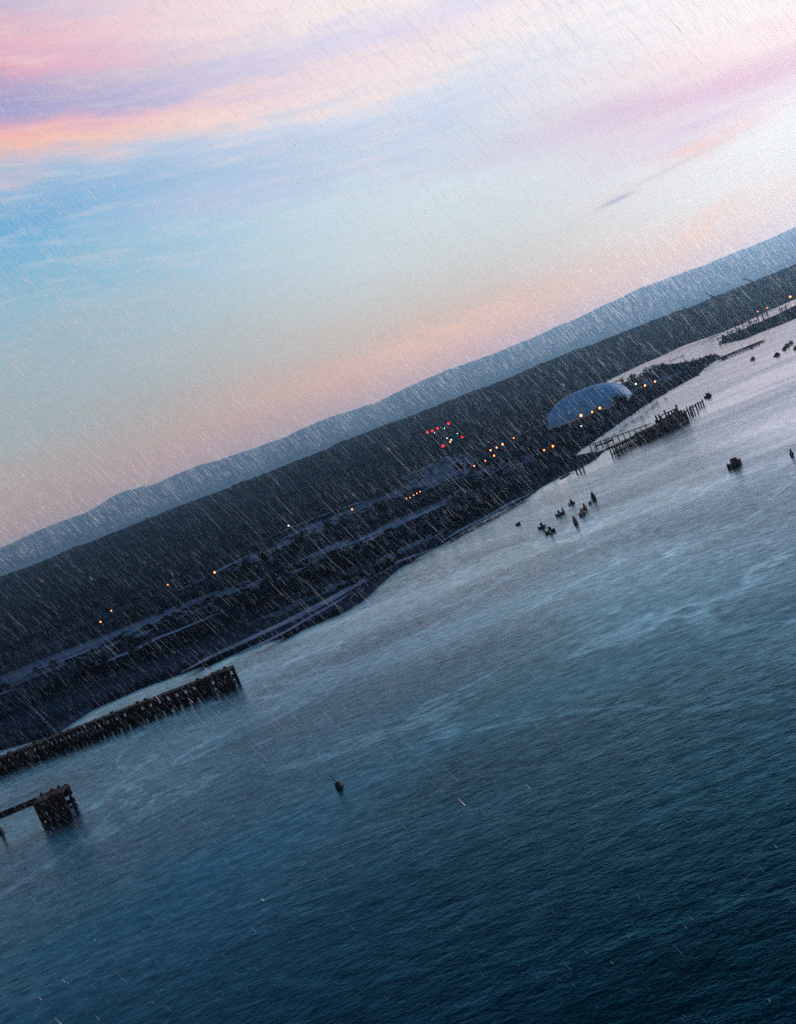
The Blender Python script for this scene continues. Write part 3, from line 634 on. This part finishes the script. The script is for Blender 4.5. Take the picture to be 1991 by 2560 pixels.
reds = [(1069, 1081, 2.1, ER, 'leftmost red beacon of the upper red row'), (1081, 1077, 2.1, ER, 'second red beacon of the upper red row'), (1095, 1071, 2.0, ER, 'third red beacon of the upper red row'), (1122, 1059, 2.2, ER, 'topmost red beacon at the right end of the upper row'),
 (1156, 1093, 1.9, ER, 'red beacon standing apart at the right of the beacon group'), (1108, 1115, 2.5, ER, 'largest and lowest red beacon of the group'), (1126, 1105, 1.6, EO, 'orange light touching a white one in the beacon group'),
 (1129, 1100, 1.5, EW, 'brightest white light of the beacon group'), (1118, 1096, 1.2, EW, 'white light left of the brightest white one in the beacon group'), (1112, 1071, 1.0, EW, 'small white light under the topmost red beacon'),
 (1144, 1084, 1.0, EW, 'small greenish light between the top and the right red beacons'), (1087, 1082, .9, EW, 'small bluish light just under the upper red row')]
for u, v, px, em, lab in reds: lamp(u, v, px, em, 'beacon_light', lab, 'red and white lights on the wooded slope', 10)

# ---------------------------------------------------------------- rain: real falling drops filling the air
rd = (rt * .64 - up * .66 + fw * .10).normalized()
def rain(nc, y0, y1, lmin, lmax, wr):
    t = rng.random(nc); y = (y0 ** 3 + t * (y1 ** 3 - y0 ** 3)) ** (1 / 3)
    x = (rng.random(nc) * 2 - 1) * y * .72; z = H + (rng.random(nc) * 2 - 1) * y * .85
    ln = rng.uniform(lmin, lmax, nc) ** 1.0; wd = rng.uniform(wr * .5, wr * 1.2, nc); return np.stack([x, y, z, ln, wd], 1)
P = np.concatenate([rain(60000, 12, 60, .10, 1.0, .0044), rain(100000, 35, 120, .2, .9, .0066)])
dep = (H - P[:, 2]) / P[:, 1] - .05                       # fewer drops in the sheltered air low over the water
keep = rng.random(len(P)) < np.clip(1.0 - dep * 1.7, .16, 1)
keep |= (P[:, 2] > H + 1)
P = P[keep]; dep = dep[keep]; P[:, 4] *= np.where(P[:, 2] > H + 1, 1.2, 1.0); P[:, 3] *= np.clip(1 - dep * 1.4, .3, 1)
up_extra = rain(170000, 18, 100, .2, 1.5, .0048); up_extra = up_extra[up_extra[:, 2] > H + 1]; flecks = rain(700, 6, 16, .015, .12, .0032)
P = np.concatenate([P, up_extra, flecks])
dv = np.array(rd); s1 = np.cross(dv, [0, 1, 0]); s1 /= np.linalg.norm(s1); s2_ = np.cross(dv, s1)
nR = len(P); V = np.zeros((nR, 8, 3)); c0 = P[:, :3]
jd = dv[None] + rng.normal(0, .018, (nR, 3))
for i in range(3):
    a = 2.0944 * i; off = (s1 * math.cos(a) + s2_ * math.sin(a))
    V[:, i] = c0 + off * P[:, 4:5] * .45 - jd * P[:, 3:4] * .25; V[:, 3 + i] = c0 + off * P[:, 4:5] + jd * P[:, 3:4] * .38
V[:, 6] = c0 - jd * P[:, 3:4] * .5; V[:, 7] = c0 + jd * P[:, 3:4] * .5
Fc = []
for i in range(3):
    j = (i + 1) % 3; Fc += [(6, i, j, j), (i, 3 + i, 3 + j, j), (3 + i, 7, 3 + j, 3 + j)]
tri = []; 
for f in Fc:
    tri.append(f if len(set(f)) == 4 else None)
base = (np.arange(nR) * 8)[:, None]
T3 = np.array([(6, i, (i + 1) % 3) for i in range(3)] + [(3 + i, 7, 3 + (i + 1) % 3) for i in range(3)] + [(i, 3 + i, 3 + (i + 1) % 3) for i in range(3)] + [(i, 3 + (i + 1) % 3, (i + 1) % 3) for i in range(3)])
tris = (base[:, :, None] + T3[None]).reshape(-1, 3)
me = bpy.data.meshes.new('rain'); me.vertices.add(nR * 8); me.vertices.foreach_set('co', V.reshape(-1)); me.loops.add(len(tris) * 3); me.loops.foreach_set('vertex_index', tris.reshape(-1))
me.polygons.add(len(tris)); me.polygons.foreach_set('loop_start', np.arange(len(tris)) * 3); me.update(calc_edges=True); me.validate()
rm = bpy.data.materials.new('rain_drop'); rm.use_nodes = True; n = rm.node_tree.nodes; l = rm.node_tree.links; b = n['Principled BSDF']
b.inputs['Base Color'].default_value = (.34, .47, .60, 1); b.inputs['Roughness'].default_value = .25; b.inputs['Alpha'].default_value = .22
if 'Subsurface Weight' in b.inputs: pass
tl = n.new('ShaderNodeBsdfTranslucent'); tl.inputs[0].default_value = (.34, .47, .60, 1); tr = n.new('ShaderNodeBsdfTransparent')
mx = n.new('ShaderNodeMixShader'); mx.inputs[0].default_value = .27; l.new(tr.outputs[0], mx.inputs[1]); l.new(tl.outputs[0], mx.inputs[2])
mx2 = n.new('ShaderNodeMixShader'); mx2.inputs[0].default_value = .72; l.new(b.outputs[0], mx2.inputs[1]); l.new(mx.outputs[0], mx2.inputs[2]); l.new(mx2.outputs[0], n['Material Output'].inputs[0])
rm2 = rm.copy(); rm2.name = 'rain_drop_lit'; n2 = rm2.node_tree.nodes  # lit copy: light caught by the higher drops is put into a whiter colour
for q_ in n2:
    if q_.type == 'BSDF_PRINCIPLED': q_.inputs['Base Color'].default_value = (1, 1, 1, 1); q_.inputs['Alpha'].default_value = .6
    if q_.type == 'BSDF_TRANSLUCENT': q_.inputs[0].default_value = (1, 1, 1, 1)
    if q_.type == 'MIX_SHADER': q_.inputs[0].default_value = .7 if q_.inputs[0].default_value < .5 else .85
me.materials.append(rm); me.materials.append(rm2)
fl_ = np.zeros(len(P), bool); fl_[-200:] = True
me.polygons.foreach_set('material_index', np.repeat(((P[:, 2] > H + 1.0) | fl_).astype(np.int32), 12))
tag(link('rain', me, rm), 'slanting rain drops falling through the air over the bay', 'rain', kind='stuff')

# ---------------------------------------------------------------- haze
hm = bpy.data.materials.new('haze_air'); hm.use_nodes = True; n = hm.node_tree.nodes; l = hm.node_tree.links; n.clear()
pv = n.new('ShaderNodeVolumePrincipled'); pv.inputs['Color'].default_value = (.38, .72, 1.0, 1); pv.inputs['Density'].default_value = 4.8e-5; pv.inputs['Anisotropy'].default_value = .56
ou = n.new('ShaderNodeOutputMaterial'); l.new(pv.outputs[0], ou.inputs['Volume'])
hb = MB(); hb.box(-17000, 19000, -4000, 21000, -2.0, 760); tag(hb.build('haze', hm), kind='stuff')
